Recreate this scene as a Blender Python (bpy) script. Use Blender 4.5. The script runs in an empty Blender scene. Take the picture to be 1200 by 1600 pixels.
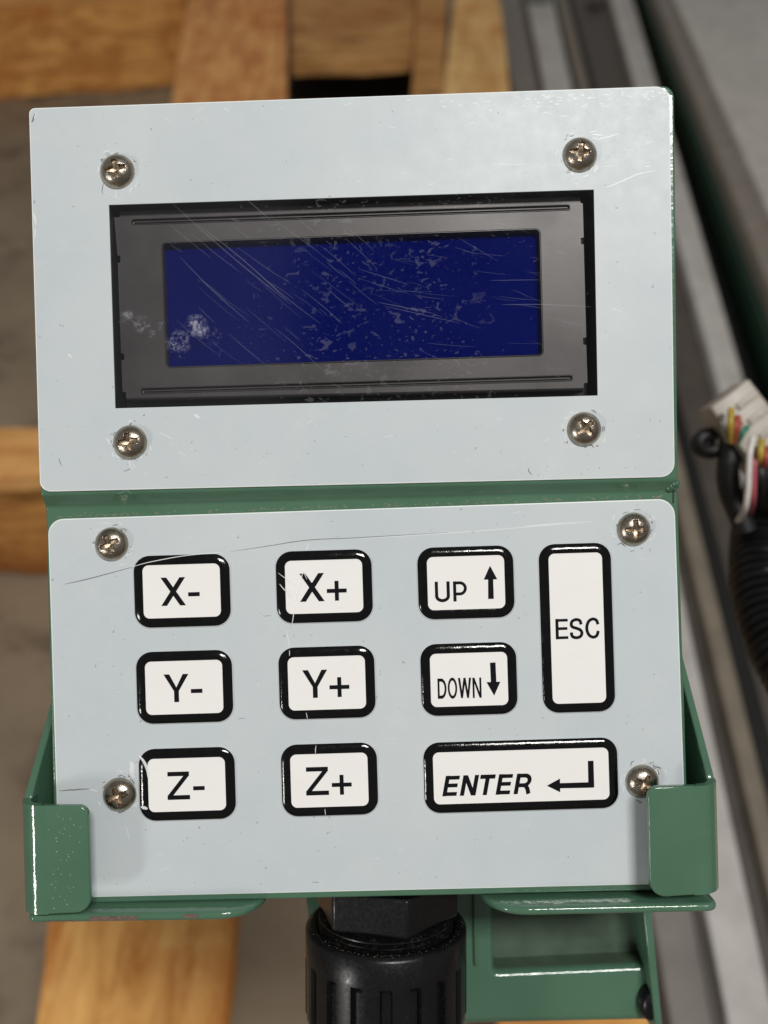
import bpy, bmesh, math, random
from mathutils import Vector, Matrix
from mathutils.geometry import tessellate_polygon
random.seed(7)
R = math.radians
scene = bpy.context.scene
COL = scene.collection

# ------------------------------------------------------------------ camera
F = 1450.0                    # focal length in photo pixels (photo 1200 x 1600)
DC = 188.0                    # mm from the lens to the keypad face
TH = R(44)
S44, C44 = math.sin(TH), math.cos(TH)
CAMZ = 0.611
FW = Vector((0, S44, -C44)); UP = Vector((0, C44, S44)); RT = Vector((1, 0, 0))
CAMPOS = Vector((0, 0, CAMZ))
cd = bpy.data.cameras.new('camera')
cam = bpy.data.objects.new('camera', cd); COL.objects.link(cam)
cd.sensor_fit = 'VERTICAL'; cd.sensor_height = 36.0; cd.sensor_width = 27.0
cd.lens = F / 1600 * 36.0
cd.clip_start = 0.01; cd.clip_end = 60
cam.location = CAMPOS; cam.rotation_euler = (TH, 0, 0)
cd.dof.use_dof = True; cd.dof.focus_distance = 0.1855
cd.dof.aperture_fstop = (cd.lens / 1000) / 0.0027
scene.camera = cam
DEVO = CAMPOS + FW * (DC / 1000)
MDEV = Matrix((( RT.x, UP.x, -FW.x, DEVO.x), (RT.y, UP.y, -FW.y, DEVO.y), (RT.z, UP.z, -FW.z, DEVO.z), (0, 0, 0, 1)))

# ------------------------------------------------------------------ room light
world = bpy.data.worlds.new('World'); scene.world = world; world.use_nodes = True
bg = world.node_tree.nodes['Background']
bg.inputs[0].default_value = (1.0, 0.965, 0.92, 1); bg.inputs[1].default_value = 0.20

def area(name, pos_dev, target_dev, sx, sy, power, color, roll=0):
    ld = bpy.data.lights.new(name, 'AREA'); ld.shape = 'RECTANGLE'; ld.size = sx; ld.size_y = sy
    ld.energy = power; ld.color = color
    o = bpy.data.objects.new(name, ld); COL.objects.link(o)
    p = MDEV @ Vector(pos_dev); t = MDEV @ Vector(target_dev)
    z = (p - t).normalized(); x = (MDEV.to_3x3() @ Vector((1, 0, 0))); x = (x - z * x.dot(z)).normalized(); y = z.cross(x)
    m = Matrix((x, y, z)).transposed().to_4x4(); m.translation = p
    o.matrix_world = m @ Matrix.Rotation(roll, 4, 'Z')
    return o
area('ceiling_lamp_front', (0.50, 0.95, 2.0), (0, 0, 0), 0.66, 0.26, 39, (1.0, 0.975, 0.94))
area('lamp_left', (-1.75, -0.84, 1.30), (0, -0.02, 0), 0.20, 0.45, 13, (1.0, 0.97, 0.93))  # low source out of view at the left, inferred from the lip's streak
scene.view_settings.view_transform = 'Standard'; scene.view_settings.look = 'None'
scene.view_settings.exposure = 0.0; scene.view_settings.gamma = 1.0
scene.cycles.use_denoising = True
scene.cycles.max_bounces = 8; scene.cycles.transparent_max_bounces = 16

# ------------------------------------------------------------------ geometry helpers
def D(px, py, z0=0.0, k=0.0):
    """photo pixel -> point (mm, device frame) on the plane z = z0 + k*y"""
    v = -(py - 800) / F
    t = (DC - z0) / (1 + k * v)
    return Vector(((px - 600) / F * t, v * t, DC - t))
KU, ZU = 0.0245, 2.39
def DU(px, py, h=0.0):       # on the display panel plane, h mm proud of it
    p = D(px, py, ZU, KU); return Vector((p.x, p.y, p.z + h))
def DL(px, py, h=0.0):       # on the keypad plane
    p = D(px, py); return Vector((p.x, p.y, p.z + h))
def W(px, py, z):            # photo pixel -> world point on the horizontal plane z
    d = FW + RT * ((px - 600) / F) + UP * (-(py - 800) / F)
    return CAMPOS + d * ((z - CAMZ) / d.z)
def CP(px, py, t):           # photo pixel -> world point at depth t metres
    return CAMPOS + (FW + RT * ((px - 600) / F) + UP * (-(py - 800) / F)) * t

def tagset(o, label=None, category=None, group=None, kind=None):
    if label: o['label'] = label
    if category: o['category'] = category
    if group: o['group'] = group
    if kind: o['kind'] = kind
    return o
def dev_empty(name, base_mm, label, category):
    o = bpy.data.objects.new(name, None); COL.objects.link(o)
    b = Vector(base_mm) / 1000
    o.matrix_world = MDEV @ Matrix.Translation(b); o.empty_display_size = 0.01
    o['_bx'], o['_by'], o['_bz'] = b
    return tagset(o, label, category)
def world_empty(name, loc, label, category, group=None):
    o = bpy.data.objects.new(name, None); COL.objects.link(o); o.location = loc; o.empty_display_size = 0.03
    return tagset(o, label, category, group)
BASE = {}
def link(name, verts, faces, mat, parent=None, base=Vector((0, 0, 0)), scale=0.001, smooth=30, bevel=0, seg=2, kind=None, label=None, mats=None, fm=None):
    me = bpy.data.meshes.new(name)
    me.from_pydata([tuple(Vector(v) * scale - base) for v in verts], [], faces); me.validate()
    bm = bmesh.new(); bm.from_mesh(me); bmesh.ops.recalc_face_normals(bm, faces=bm.faces)
    bm.to_mesh(me); bm.free()
    for m in (mats or [mat]): me.materials.append(m)
    if fm:
        for p, i in zip(me.polygons, fm): p.material_index = i
    if smooth:
        for p in me.polygons: p.use_smooth = True
        me.set_sharp_from_angle(angle=R(smooth))
    o = bpy.data.objects.new(name, me); COL.objects.link(o); o.parent = parent
    if bevel:
        b = o.modifiers.new('bevel', 'BEVEL'); b.width = bevel; b.segments = seg; b.limit_method = 'ANGLE'; b.angle_limit = R(35)
        for p in me.polygons: p.use_smooth = True
    if kind: o['kind'] = kind
    if label: o['label'] = label
    return o
def base_of(p):
    while p.parent: p = p.parent
    return Vector((p['_bx'], p['_by'], p['_bz'])) if '_bx' in p.keys() else p.location.copy()
def dev(name, verts, faces, mat, parent, **kw):
    return link(name, verts, faces, mat, parent, base=base_of(parent), scale=0.001, **kw)
def wld(name, verts, faces, mat, parent=None, **kw):
    return link(name, verts, faces, mat, parent, base=base_of(parent) if parent else Vector((0, 0, 0)), scale=1.0, **kw)

def loft(rings, closed=True, cap0=True, cap1=True):
    n = len(rings[0]); v = [p for r in rings for p in r]; f = []
    for i in range(len(rings) - 1):
        for j in range(n if closed else n - 1):
            a, b = i * n + j, i * n + (j + 1) % n
            f.append((a, b, b + n, a + n))
    if cap0: f.append(tuple(range(n))[::-1])
    if cap1: f.append(tuple(range((len(rings) - 1) * n, len(rings) * n)))
    return v, f
def sheet(outer, holes, fn0, fn1):
    """plate with holes: loops are 2-D, fn0/fn1 map a 2-D point to the back/front 3-D point"""
    loops = [outer] + holes
    flat = [p for l in loops for p in l]; n = len(flat)
    tris = tessellate_polygon([[Vector((p[0], p[1], 0)) for p in l] for l in loops])
    v = [fn0(*p) for p in flat] + [fn1(*p) for p in flat]
    f = [(a, b, c) for a, b, c in tris] + [(c + n, b + n, a + n) for a, b, c in tris]
    s = 0
    for l in loops:
        m = len(l)
        for j in range(m):
            a, b = s + j, s + (j + 1) % m
            f.append((a, b, b + n, a + n))
        s += m
    return v, f
def round_poly(pts, rad, seg=6):
    """round the corners of a 2-D polygon; rad one radius or a list"""
    n = len(pts); out = []
    for i in range(n):
        r = rad[i] if isinstance(rad, (list, tuple)) else rad
        p = Vector(pts[i]); a = Vector(pts[i - 1]) - p; b = Vector(pts[(i + 1) % n]) - p
        if r <= 0: out.append(tuple(p)); continue
        la, lb = a.length, b.length; a.normalize(); b.normalize()
        ang = a.angle(b); t = min(r / math.tan(ang / 2), la * .49, lb * .49); r2 = t * math.tan(ang / 2)
        c = p + (a + b).normalized() * (r2 / math.sin(ang / 2))
        s, e = p + a * t - c, p + b * t - c
        a0, a1 = math.atan2(s.y, s.x), math.atan2(e.y, e.x)
        d = (a1 - a0 + math.pi) % (2 * math.pi) - math.pi
        for k in range(seg + 1):
            q = a0 + d * k / seg; out.append((c.x + r2 * math.cos(q), c.y + r2 * math.sin(q)))
    return out
ROLL = R(1.72); CR, SR = math.cos(ROLL), math.sin(ROLL)
def loc2px(cx, cy, u, v): return (cx + u * CR + v * SR, cy - u * SR + v * CR)   # v is down
def rrect(w, h, r, seg=8): return round_poly([(-w/2, -h/2), (w/2, -h/2), (w/2, h/2), (-w/2, h/2)], r, seg)
def catmull(pts, per=8):
    P = [Vector(p) for p in pts]; P = [P[0] * 2 - P[1]] + P + [P[-1] * 2 - P[-2]]; out = []
    for i in range(1, len(P) - 2):
        for k in range(per):
            t = k / per; a, b, c, d = P[i-1], P[i], P[i+1], P[i+2]
            out.append(0.5 * ((2*b) + (c-a)*t + (2*a-5*b+4*c-d)*t*t + (3*b-3*c+d-a)*t**3))
    out.append(P[-2]); return out
def sweep(path, rad, n=16):
    """tube along a 3-D path; rad a number or function of the index"""
    rings = []; up = Vector((0.13, 0.4, 0.9))
    for i, p in enumerate(path):
        d = (path[min(i+1, len(path)-1)] - path[max(i-1, 0)]).normalized()
        x = up.cross(d).normalized(); y = d.cross(x); up = y
        r = rad(i) if callable(rad) else rad
        rings.append([p + (x * math.cos(a) + y * math.sin(a)) * r for a in [2*math.pi*j/n for j in range(n)]])
    return loft(rings)
def join(parts):
    v, f = [], []
    for a, b in parts:
        o = len(v); v += list(a); f += [tuple(i + o for i in q) for q in b]
    return v, f
def prism(outline, z0, z1):      # outline mm xy, ccw
    return loft([[Vector((x, y, z0)) for x, y in outline], [Vector((x, y, z1)) for x, y in outline]])
def tri_caps(vf): return vf

# ------------------------------------------------------------------ materials
class N:
    def __init__(s, name):
        s.m = bpy.data.materials.new(name); s.m.use_nodes = True; s.t = s.m.node_tree; s.t.nodes.clear()
        s.out = s.n('ShaderNodeOutputMaterial'); s.co = s.n('ShaderNodeTexCoord')
    def n(s, typ, ins=None, **kw):
        x = s.t.nodes.new(typ)
        for k, v in kw.items(): setattr(x, k, v)
        for k, v in (ins or {}).items(): s.set(x, k, v)
        return x
    def set(s, x, k, v):
        if isinstance(v, bpy.types.NodeSocket): s.t.links.new(v, x.inputs[k])
        else: x.inputs[k].default_value = v
    def coord(s, scale=(1000, 1000, 1000), rot=(0, 0, 0)):
        return s.n('ShaderNodeMapping', {'Vector': s.co.outputs['Object'], 'Scale': scale, 'Rotation': rot}).outputs[0]
    def noise(s, vec, scale, detail=3, rough=.55, dist=0):
        return s.n('ShaderNodeTexNoise', {'Vector': vec, 'Scale': scale, 'Detail': detail, 'Roughness': rough, 'Distortion': dist}).outputs[0]
    def ramp(s, fac, lo, hi, a=0.0, b=1.0, smooth=False):
        return s.n('ShaderNodeMapRange', {'Value': fac, 'From Min': lo, 'From Max': hi, 'To Min': a, 'To Max': b}, interpolation_type='SMOOTHSTEP' if smooth else 'LINEAR').outputs[0]
    def mix(s, fac, a, b, mode='MIX'):
        x = s.n('ShaderNodeMix', data_type='RGBA', blend_type=mode)
        for k, v in ((0, fac), (6, a), (7, b)):
            if isinstance(v, tuple) and len(v) == 3: v = (*v, 1)
            s.set(x, k, v)
        return x.outputs[2]
    def math(s, op, a, b=0.0):
        return s.n('ShaderNodeMath', {0: a, 1: b}, operation=op).outputs[0]
    def bump(s, h, dist, strength=1.0, normal=None):
        x = s.n('ShaderNodeBump', {'Height': h, 'Distance': dist, 'Strength': strength})
        if normal: s.set(x, 'Normal', normal)
        return x.outputs[0]
    def pbr(s, color, rough=.5, metal=0, normal=None, coat=0, coat_rough=.05, spec=.5, **kw):
        if isinstance(color, tuple) and len(color) == 3: color = (*color, 1)
        d = {'Base Color': color, 'Roughness': rough, 'Metallic': metal, 'Specular IOR Level': spec, 'Coat Weight': coat, 'Coat Roughness': coat_rough}
        if normal: d['Normal'] = normal
        d.update(kw)
        p = s.n('ShaderNodeBsdfPrincipled', d)
        s.t.links.new(p.outputs[0], s.out.inputs[0]); return p

def m_label(name):
    s = N(name); c = s.coord()
    big = s.noise(c, .035, 4, .6); fine = s.noise(c, 1.6, 4, .65)
    sp = s.noise(c, .9, 2, .5)
    col = s.mix(s.ramp(big, .35, .68), (.520, .578, .602), (.572, .622, .640))
    col = s.mix(s.ramp(fine, .55, .75, 0, .10), col, (.66, .70, .70))
    dirt = s.ramp(sp, .735, .76, 0, .5)
    col = s.mix(dirt, col, (.22, .21, .19))
    wide = s.noise(c, .12, 5, .7)
    col = s.mix(s.ramp(wide, .56, .70, 0, .16), col, (.68, .71, .70))
    rough = s.ramp(s.noise(c, .25, 5, .7), .3, .7, .35, .45)
    nrm = s.bump(s.noise(c, .10, 2, .5), .0002, .4)
    s.pbr(col, rough, normal=nrm, spec=.30); return s.m
def m_green(name='green_paint', gloss=.2, fleck=True):
    s = N(name); c = s.coord()
    n1 = s.noise(c, .05, 3); n2 = s.noise(c, .7, 2, .5)
    col = s.mix(s.ramp(n1, .3, .7), (.064, .148, .092), (.080, .172, .110))
    col = s.mix(s.ramp(s.noise(c, .45, 4, .7), .66, .74, 0, .35), col, (.16, .19, .13))
    nrm = s.bump(n2, .00014, .55)
    nrm = s.bump(s.noise(c, .10, 2), .0006, .22, nrm)
    s.pbr(col, gloss, normal=nrm, spec=.5, coat=.25, coat_rough=.12); return s.m
def m_flat(name, col, rough, metal=0, nscale=.8, namt=.15, bump=0.00003, spec=.5, coat=0):
    s = N(name); c = s.coord(); n = s.noise(c, nscale, 4, .6)
    dk = tuple(x * (1 - namt) for x in col); lt = tuple(min(1, x * (1 + namt)) for x in col)
    s.pbr(s.mix(s.ramp(n, .3, .7), dk, lt), s.ramp(n, .3, .7, max(.02, rough - .07), rough + .07), metal,
          normal=s.bump(n, bump, .5) if bump else None, spec=spec, coat=coat); return s.m
def m_dusty_black(name, base=(.004, .004, .005), rough=.27, dust=.22, lo=.58):
    s = N(name); c = s.coord(); n = s.noise(c, 1.3, 5, .75); n2 = s.noise(c, .15, 3, .6)
    d = s.math('MULTIPLY', s.ramp(n, lo, lo + .12), s.ramp(n2, lo - .13, lo + .05))
    col = s.mix(s.math('MULTIPLY', d, dust), base, (.16, .13, .10))
    col = s.mix(s.ramp(n2, .35, .7, 0, .5), col, (.007, .007, .010))
    s.pbr(col, s.ramp(n, .3, .7, rough - .08, rough + .16), normal=s.bump(n, .00004, .3), spec=.36); return s.m
def m_screw():
    s = N('nickel_screw'); c = s.coord()
    n = s.noise(c, .55, 4, .65); n2 = s.noise(c, 2.4, 4, .7)
    col = s.mix(s.ramp(n, .35, .7), (.45, .41, .35), (.28, .24, .19))
    col = s.mix(s.ramp(n2, .60, .74, 0, .7), col, (.17, .075, .03))
    s.pbr(col, s.ramp(n2, .3, .75, .17, .36), 1.0, normal=s.bump(n2, .00010, .45)); return s.m
def m_film():
    s = N('clear_window_film'); c = s.coord()
    sep = s.n('ShaderNodeSeparateXYZ', {0: c})
    X, Y = sep.outputs[0], sep.outputs[1]
    cs = s.coord((1000, 1450, 1000), (0, 0, R(-24)))
    a = s.noise(cs, .42, 2.6, .55, .9)
    b = s.noise(cs, .95, 2, .5, .4)
    reg = s.math('MULTIPLY', s.ramp(X, -46, -8, 0, 1, True), s.ramp(X, 8, 38, 1, .15, True))
    reg2 = s.math('ADD', s.math('MULTIPLY', reg, .12), -.12)
    m1 = s.ramp(s.math('ADD', a, reg2), .612, .632)
    m2 = s.ramp(s.math('ADD', b, reg2), .655, .672)
    blot = s.math('MAXIMUM', m1, m2)
    # a film is brighter along the edge of each air pocket
    rim = s.math('MULTIPLY', s.ramp(s.math('ABSOLUTE', s.math('SUBTRACT', s.math('ADD', a, reg2), .626)), .0, .006, 1, 0), .03)
    haze_and_reflection = s.math('ADD', s.ramp(s.noise(c, .03, 3, .6),   .3, .7, .0, .004), s.ramp(X, -26, -10, .011, .0, True))  # last ramp paints the reflection over the window's left part
    al = s.math('ADD', s.math('ADD', s.math('MULTIPLY', blot, s.ramp(s.noise(c, .08, 2), .35, .65, .012, .058)), haze_and_reflection), rim)
    def spot(x, y, r, sc, lo, amt):
        d = s.n('ShaderNodeVectorMath', {0: c, 1: (x, y, 0)}, operation='DISTANCE')
        f = s.n('ShaderNodeCombineXYZ', {0: X, 1: Y})
        s.t.links.new(f.outputs[0], d.inputs[0])
        return s.math('MULTIPLY', s.math('MULTIPLY', s.ramp(d.outputs['Value'], r, r * .25), s.ramp(s.noise(c, sc * .45, 10, .88), lo + .01, lo + .17)), amt)
    for a_ in SMEARS: al = s.math('MAXIMUM', al, spot(*a_))
    dif = s.n('ShaderNodeBsdfDiffuse', {'Color': (.72, .74, .86, 1)})
    tr = s.n('ShaderNodeBsdfTransparent')
    m = s.n('ShaderNodeMixShader', {0: al, 1: tr.outputs[0], 2: dif.outputs[0]})
    nrm = s.bump(s.noise(c, .12, 3), .0004, .3)
    gl = s.n('ShaderNodeBsdfGlossy', {'Roughness': .07, 'Color': (1, 1, 1, 1), 'Normal': nrm})
    fr = s.n('ShaderNodeFresnel', {'IOR': 1.33})
    m2_ = s.n('ShaderNodeMixShader', {0: s.math('MULTIPLY', fr.outputs[0], .8), 1: m.outputs[0], 2: gl.outputs[0]})
    s.t.links.new(m2_.outputs[0], s.out.inputs[0]); return s.m
def m_alpha(name, col, alpha, rough=.4):
    s = N(name)
    s.pbr(col, rough, **{'Alpha': alpha}); return s.m
def m_wood(name, light, dark, axis=0, knots=True):
    s = N(name); st = [22, 22, 22]; st[axis] = 3.0
    c = s.coord(tuple(st)); c1 = s.coord((1, 1, 1))
    g = s.noise(c, 2.2, 6, .65, 1.0)
    big = s.noise(c1, 11, 4, .6, .4)
    col = s.mix(s.ramp(g, .36, .60), dark, light)
    col = s.mix(s.ramp(big, .45, .72, 0, .75), col, tuple(x * y for x, y in zip(dark, (1.0, .72, .50))))
    col = s.mix(s.ramp(s.noise(c1, 26, 5, .7), .56, .72, 0, .6), col, (light[0], light[1] * 1.1, light[2] * 1.3))
    if knots:
        k = s.n('ShaderNodeTexVoronoi', {'Vector': s.coord(tuple(3 if i == axis else 8 for i in range(3))), 'Scale': 1.5}).outputs['Distance']
        col = s.mix(s.ramp(k, .05, .16, .85, 0), col, (.08, .035, .012))
    s.pbr(col, .75, normal=s.bump(g, .003, .8), spec=.2); return s.m
def m_floor():
    s = N('concrete'); c = s.coord((1, 1, 1))
    a = s.noise(c, 3.5, 6, .65); b = s.noise(c, 10, 6, .7); g = s.noise(c, 160, 3)
    col = s.mix(s.ramp(a, .3, .7), (.19, .142, .094), (.30, .235, .160))
    col = s.mix(s.ramp(b, .52, .68, 0, .8), col, (.085, .060, .040))
    col = s.mix(s.ramp(g, .5, .75, 0, .3), col, (.26, .22, .17))
    s.pbr(col, .6, normal=s.bump(b, .002, .5)); return s.m

def mm(px, py): p = D(px, py, ZU, KU); return (p.x, p.y)
GREEN = m_green()
GREEN_GLOSS = m_green('glossy_green_paint', .10)
GREEN_SATIN = m_flat('grey_satin_green', (.075, .115, .078), .5, nscale=.06, namt=.3, bump=0, spec=.3)  # rougher, greyer green for the arm's recess floor
DGREEN = m_flat('dark_green_paint', (.010, .040, .024), .35, nscale=.05)
LABEL = m_label('pale_grey_label')
LEDGE = m_flat('label_cut_edge', (.80, .84, .83), .3, namt=.06)
KEYBLACK = m_flat('black_key_print', (.002, .002, .0025), .10, nscale=.55, namt=.3, bump=.00009, spec=.42)
INK = m_flat('black_ink', (.004, .0035, .006), .6, nscale=2, bump=0, spec=.12)
def m_keywhite():
    s = N('white_key_face'); c = s.coord(); n = s.noise(c, .12, 4, .6); d = s.noise(c, 1.2, 3, .6)
    col = s.mix(s.ramp(n, .3, .7), (.86, .86, .84), (.85, .83, .82))
    col = s.mix(s.ramp(d, .70, .76, 0, .35), col, (.45, .42, .38))
    s.pbr(col, .3, normal=s.bump(s.noise(c, .15, 2), .0003, .4), spec=.4); return s.m
KEYWHITE = m_keywhite()
BEZEL = m_flat('dark_anodised_bezel', (.066, .062, .062), .40, .5, nscale=.05, namt=.12, bump=.00001)
BEZSLOT = m_flat('bezel_groove_shadow', (.03, .028, .028), .5, .3)
BLACKIN = m_flat('black_interior', (.004, .005, .005), .6)
PCB = m_flat('circuit_board_green', (.004, .016, .010), .4, nscale=.6, namt=.6)
SCREW = m_screw()
RECESS = m_flat('worn_screw_recess', (.32, .245, .17), .38, .85, nscale=1.6, namt=.5, bump=.00008)
BLK = m_dusty_black('dusty_black_nylon')
BLK2 = m_dusty_black('black_thread', (.004, .004, .004), .28, .40, .53)
RUBBER = m_flat('black_rubber', (.010, .010, .011), .5)
def m_screen():
    s = N('blue_display_glass'); c = s.coord()
    col = s.mix(s.ramp(s.noise(c, .03, 2), .3, .7), (.0, .0034, .086), (.0, .0042, .100))
    s.pbr(col, .5, spec=.0); return s.m
SCREEN = m_screen()
RIM_DUST = m_flat('tan_dust', (.19, .15, .11), .9, nscale=2, bump=0)
SCR_GLINT = m_alpha('scratch_glint_white', (.9, .93, .93), .75)  # scratches, and the glint painted on the Z minus key
SCR_F = m_alpha('scratch_faint', (.60, .64, .74), .125)
SCR_D = m_alpha('scratch_grey', (.16, .16, .15), .6)
RUST = m_flat('worn_primer', (.13, .085, .065), .7, nscale=1.5, namt=.5)
RIM_DIRT = m_alpha('tan_grime', (.33, .29, .20), .55)
GLINT = m_alpha('pale_glint', (.55, .70, .60), .55, .3)

# ------------------------------------------------------------------ control pendant
pendant = dev_empty('control_pendant', (0, -79, -17), 'grey and green control pendant with a dark blue display above nine white keys', 'control pendant')

# housing
def row(l, r, z0, k=0.0, h=0.0):
    a, b = D(*l, z0, k), D(*r, z0, k); a.z += h; b.z += h; return a, b
TL_, TR_ = row((43, 167), (1055, 131), ZU, KU, -.45)
BL_, BR_ = row((62, 773), (1061, 750), ZU, KU, -.45)
SL_, SR_ = row((71, 793), (1059, 766), -.45)
LL_, LR_ = row((87, 1413), (1079, 1391), -.45)
HOLE = [(170, 320), (928, 296), (934, 618), (180, 638)]
hh = [DU(x + (-1.5 if x < 500 else 1.5), y + (-2.5 if y < 500 else 2), -.45) for x, y in HOLE]
ZB = -34
bk = lambda p: Vector((p.x, p.y, ZB))
hv = [TL_, TR_, BR_, BL_] + hh + [SR_, SL_, LR_, LL_] + [bk(p) for p in (TL_, TR_, BR_, BL_, SR_, SL_, LR_, LL_)] + [Vector((p.x, p.y, p.z - 9)) for p in hh]
#     0    1    2    3     4-7     8    9    10   11     12.. 13  14   15   16   17   18   19      20-23
hf = [(0, 1, 5, 4), (1, 2, 6, 5), (2, 3, 7, 6), (3, 0, 4, 7), (3, 2, 8, 9), (9, 8, 10, 11),
      (0, 12, 13, 1), (1, 13, 14, 2), (2, 14, 16, 8), (8, 16, 18, 10), (10, 18, 19, 11), (11, 19, 17, 9), (9, 17, 15, 3), (3, 15, 12, 0),
      (12, 15, 14, 13), (15, 17, 16, 14), (17, 19, 18, 16),
      (4, 5, 21, 20), (5, 6, 22, 21), (6, 7, 23, 22), (7, 4, 20, 23), (20, 21, 22, 23)]
me = bpy.data.meshes.new('housing')
b0 = base_of(pendant)
me.from_pydata([tuple(v / 1000 - b0) for v in hv], [], hf)
bm = bmesh.new(); bm.from_mesh(me); bmesh.ops.recalc_face_normals(bm, faces=bm.faces); bm.verts.ensure_lookup_table()
ed = [e for e in bm.edges if {e.verts[0].index, e.verts[1].index} in ({0, 12}, {1, 13})]
bmesh.ops.bevel(bm, geom=ed, offset=.0024, segments=6, affect='EDGES', profile=.5)
bm.to_mesh(me); bm.free(); me.materials.append(GREEN)
for p in me.polygons: p.use_smooth = True
housing = bpy.data.objects.new('housing', me); COL.objects.link(housing); housing.parent = pendant
b = housing.modifiers.new('bevel', 'BEVEL'); b.width = .0005; b.segments = 3; b.limit_method = 'ANGLE'; b.angle_limit = R(25)
wn = housing.modifiers.new('wn', 'WEIGHTED_NORMAL')

# weld lump and seam line at the right end of the fold
wb = [(D(1051, 757, .2), 1.1), (D(1055, 754, .8), .95), (D(1046, 761, -.3), 1.0), (D(1053, 761, -.3), .95), (D(1056, 758, .1), .8)]
def blob(c, r, n=10, m=6, jit=.12):
    rings = []
    for i in range(1, m):
        t = math.pi * i / m
        rings.append([c + Vector((math.cos(a) * math.sin(t), math.sin(a) * math.sin(t), math.cos(t))) * r * (1 + random.uniform(-jit, jit)) for a in [2*math.pi*j/n for j in range(n)]])
    return loft(rings)
dev('weld_bead', *join([blob(c, r) for c, r in wb]), GREEN, pendant, smooth=80)
a_, b_ = D(1052, 766, -.35), D(1052, 786, -.35)
dev('seam', *loft([[a_ + Vector((-.12, 0, .0)), a_ + Vector((.12, 0, 0)), a_ + Vector((.12, 0, .06)), a_ + Vector((-.12, 0, .06))], [b_ + Vector((-.12, 0, 0)), b_ + Vector((.12, 0, 0)), b_ + Vector((.12, 0, .06)), b_ + Vector((-.12, 0, .06))]]), BLACKIN, pendant, smooth=0)

# labels (overlay sheets) with a pale cut edge
def label_sheet(name, quad, rad, hole, fn, lbl):
    out = round_poly(quad, rad, 7)
    cx = sum(p[0] for p in quad) / 4; cy = sum(p[1] for p in quad) / 4
    def shr(d):
        q2 = [(x + (d if x < cx else -d), y + (d if y < cy else -d)) for x, y in quad]
        return round_poly(q2, [max(0, r - d * .6) for r in rad], 7)
    inn = shr(1.6)
    holes = [hole] if hole else []
    v, f = sheet(inn, holes, lambda x, y: fn(x, y, -.42), lambda x, y: fn(x, y, 0))
    o = dev(name, v, f, LABEL, pendant, smooth=0, label=lbl)
    rings = [[fn(x, y, -.42) for x, y in out], [fn(x, y, -.10) for x, y in out], [fn(x, y, -.012) for x, y in shr(1.1)], [fn(x, y, -.0) for x, y in inn], [fn(x, y, -.02) for x, y in shr(2.2)]]
    v, f = loft(rings, cap0=False, cap1=False)
    dev('cut_edge', v, f, LEDGE, o, smooth=50)
    return o
lab_u = label_sheet('display_label', [(45, 169), (1046.5, 134), (1054.5, 745), (62.5, 768.5)], [9, 22, 22, 17], HOLE, DU, 'pale grey display label with a rectangular window cut in it')
lab_l = label_sheet('keypad_label', [(74.5, 811.5), (1054, 779), (1074, 1380.6), (93, 1403.3)], [24, 26, 8, 8], None, DL, 'pale grey keypad label printed round the keys')

# display recess
def wallquad(lo_h, hi_h, pts, fn): return loft([[fn(x, y, lo_h) for x, y in pts], [fn(x, y, hi_h) for x, y in pts]], cap0=True, cap1=False)
dev('recess_liner', *wallquad(-8.5, -.7, HOLE, DU), BLACKIN, pendant, smooth=0)
dev('circuit_board', *sheet([(174, 326), (926, 302), (931, 614), (184, 634)], [], lambda x, y: DU(x, y, -8.3), lambda x, y: DU(x, y, -7.2)), PCB, pendant, smooth=0)
def DB(x, y, h=0.0):   # bezel plane, 3 mm below the label
    p = D(x, y, ZU - 3.0, KU); return Vector((p.x, p.y, p.z + h))
bez_out = [(187, 331), (906, 308), (907, 317), (910.5, 318), (912, 371), (907.5, 372), (907.5, 381), (912, 382), (916, 527), (911, 528), (911, 538), (916, 539), (918, 598), (912, 599), (912, 606),
           (197, 622), (197, 613), (191.5, 612), (189.5, 563), (194, 562), (194, 553), (189, 552), (184, 411), (188, 410), (188, 400), (183.5, 399), (178.5, 340), (187, 339)]
scr_open = round_poly([(254, 380.5), (842.5, 358.5), (847.5, 554), (261, 573.5)], 6, 5)
GRV = []
for a, c in (((205, 347.0), (891, 324.0)), ((220, 611.0), (895, 590.5))):
    A, C = Vector(a), Vector(c); d = (C - A).normalized(); nn = Vector((-d.y, d.x))
    GRV.append(lambda hw, A=A, C=C, nn=nn, d=d: round_poly([tuple(A - nn*hw - d*(hw-5)), tuple(C - nn*hw + d*(hw-5)), tuple(C + nn*hw + d*(hw-5)), tuple(A + nn*hw - d*(hw-5))], min(3.2, hw * .8), 4))
bez = dev('display_bezel', *sheet(bez_out, [scr_open] + [g(5.2) for g in GRV], lambda x, y: DB(x, y, -1.4), lambda x, y: DB(x, y, 0)), BEZEL, pendant, smooth=0)
for nm, (a, c), sgn in (('bezel_fold', ((187, 331), (906, 308)), -1), ('bezel_fold', ((197, 622), (912, 606)), 1)):
    rings = []
    for i in range(9):
        q = i / 8 * math.pi / 2; o1 = math.sin(q) * 7; dz = -(1 - math.cos(q)) * 1.6
        rings.append([DB(a[0] + (1 if sgn > 0 else -0.5), a[1] + sgn * (o1 - 1), dz - .02), DB(c[0] - 1, c[1] + sgn * (o1 - 1), dz - .02)])
    dev(nm, *loft(rings, closed=False, cap0=False, cap1=False), BEZEL, bez, smooth=80)
for g in GRV:
    dev('bezel_groove', *loft([[DB(*p, .0) for p in g(5.2)], [DB(*p, .16) for p in g(4.4)], [DB(*p, .16) for p in g(3.9)], [DB(*p, -.45) for p in g(2.6)], [DB(*p, -.5) for p in g(1.6)], [DB(*p, -.1) for p in g(.7)]], cap0=False), BEZEL, bez, smooth=40)
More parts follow.
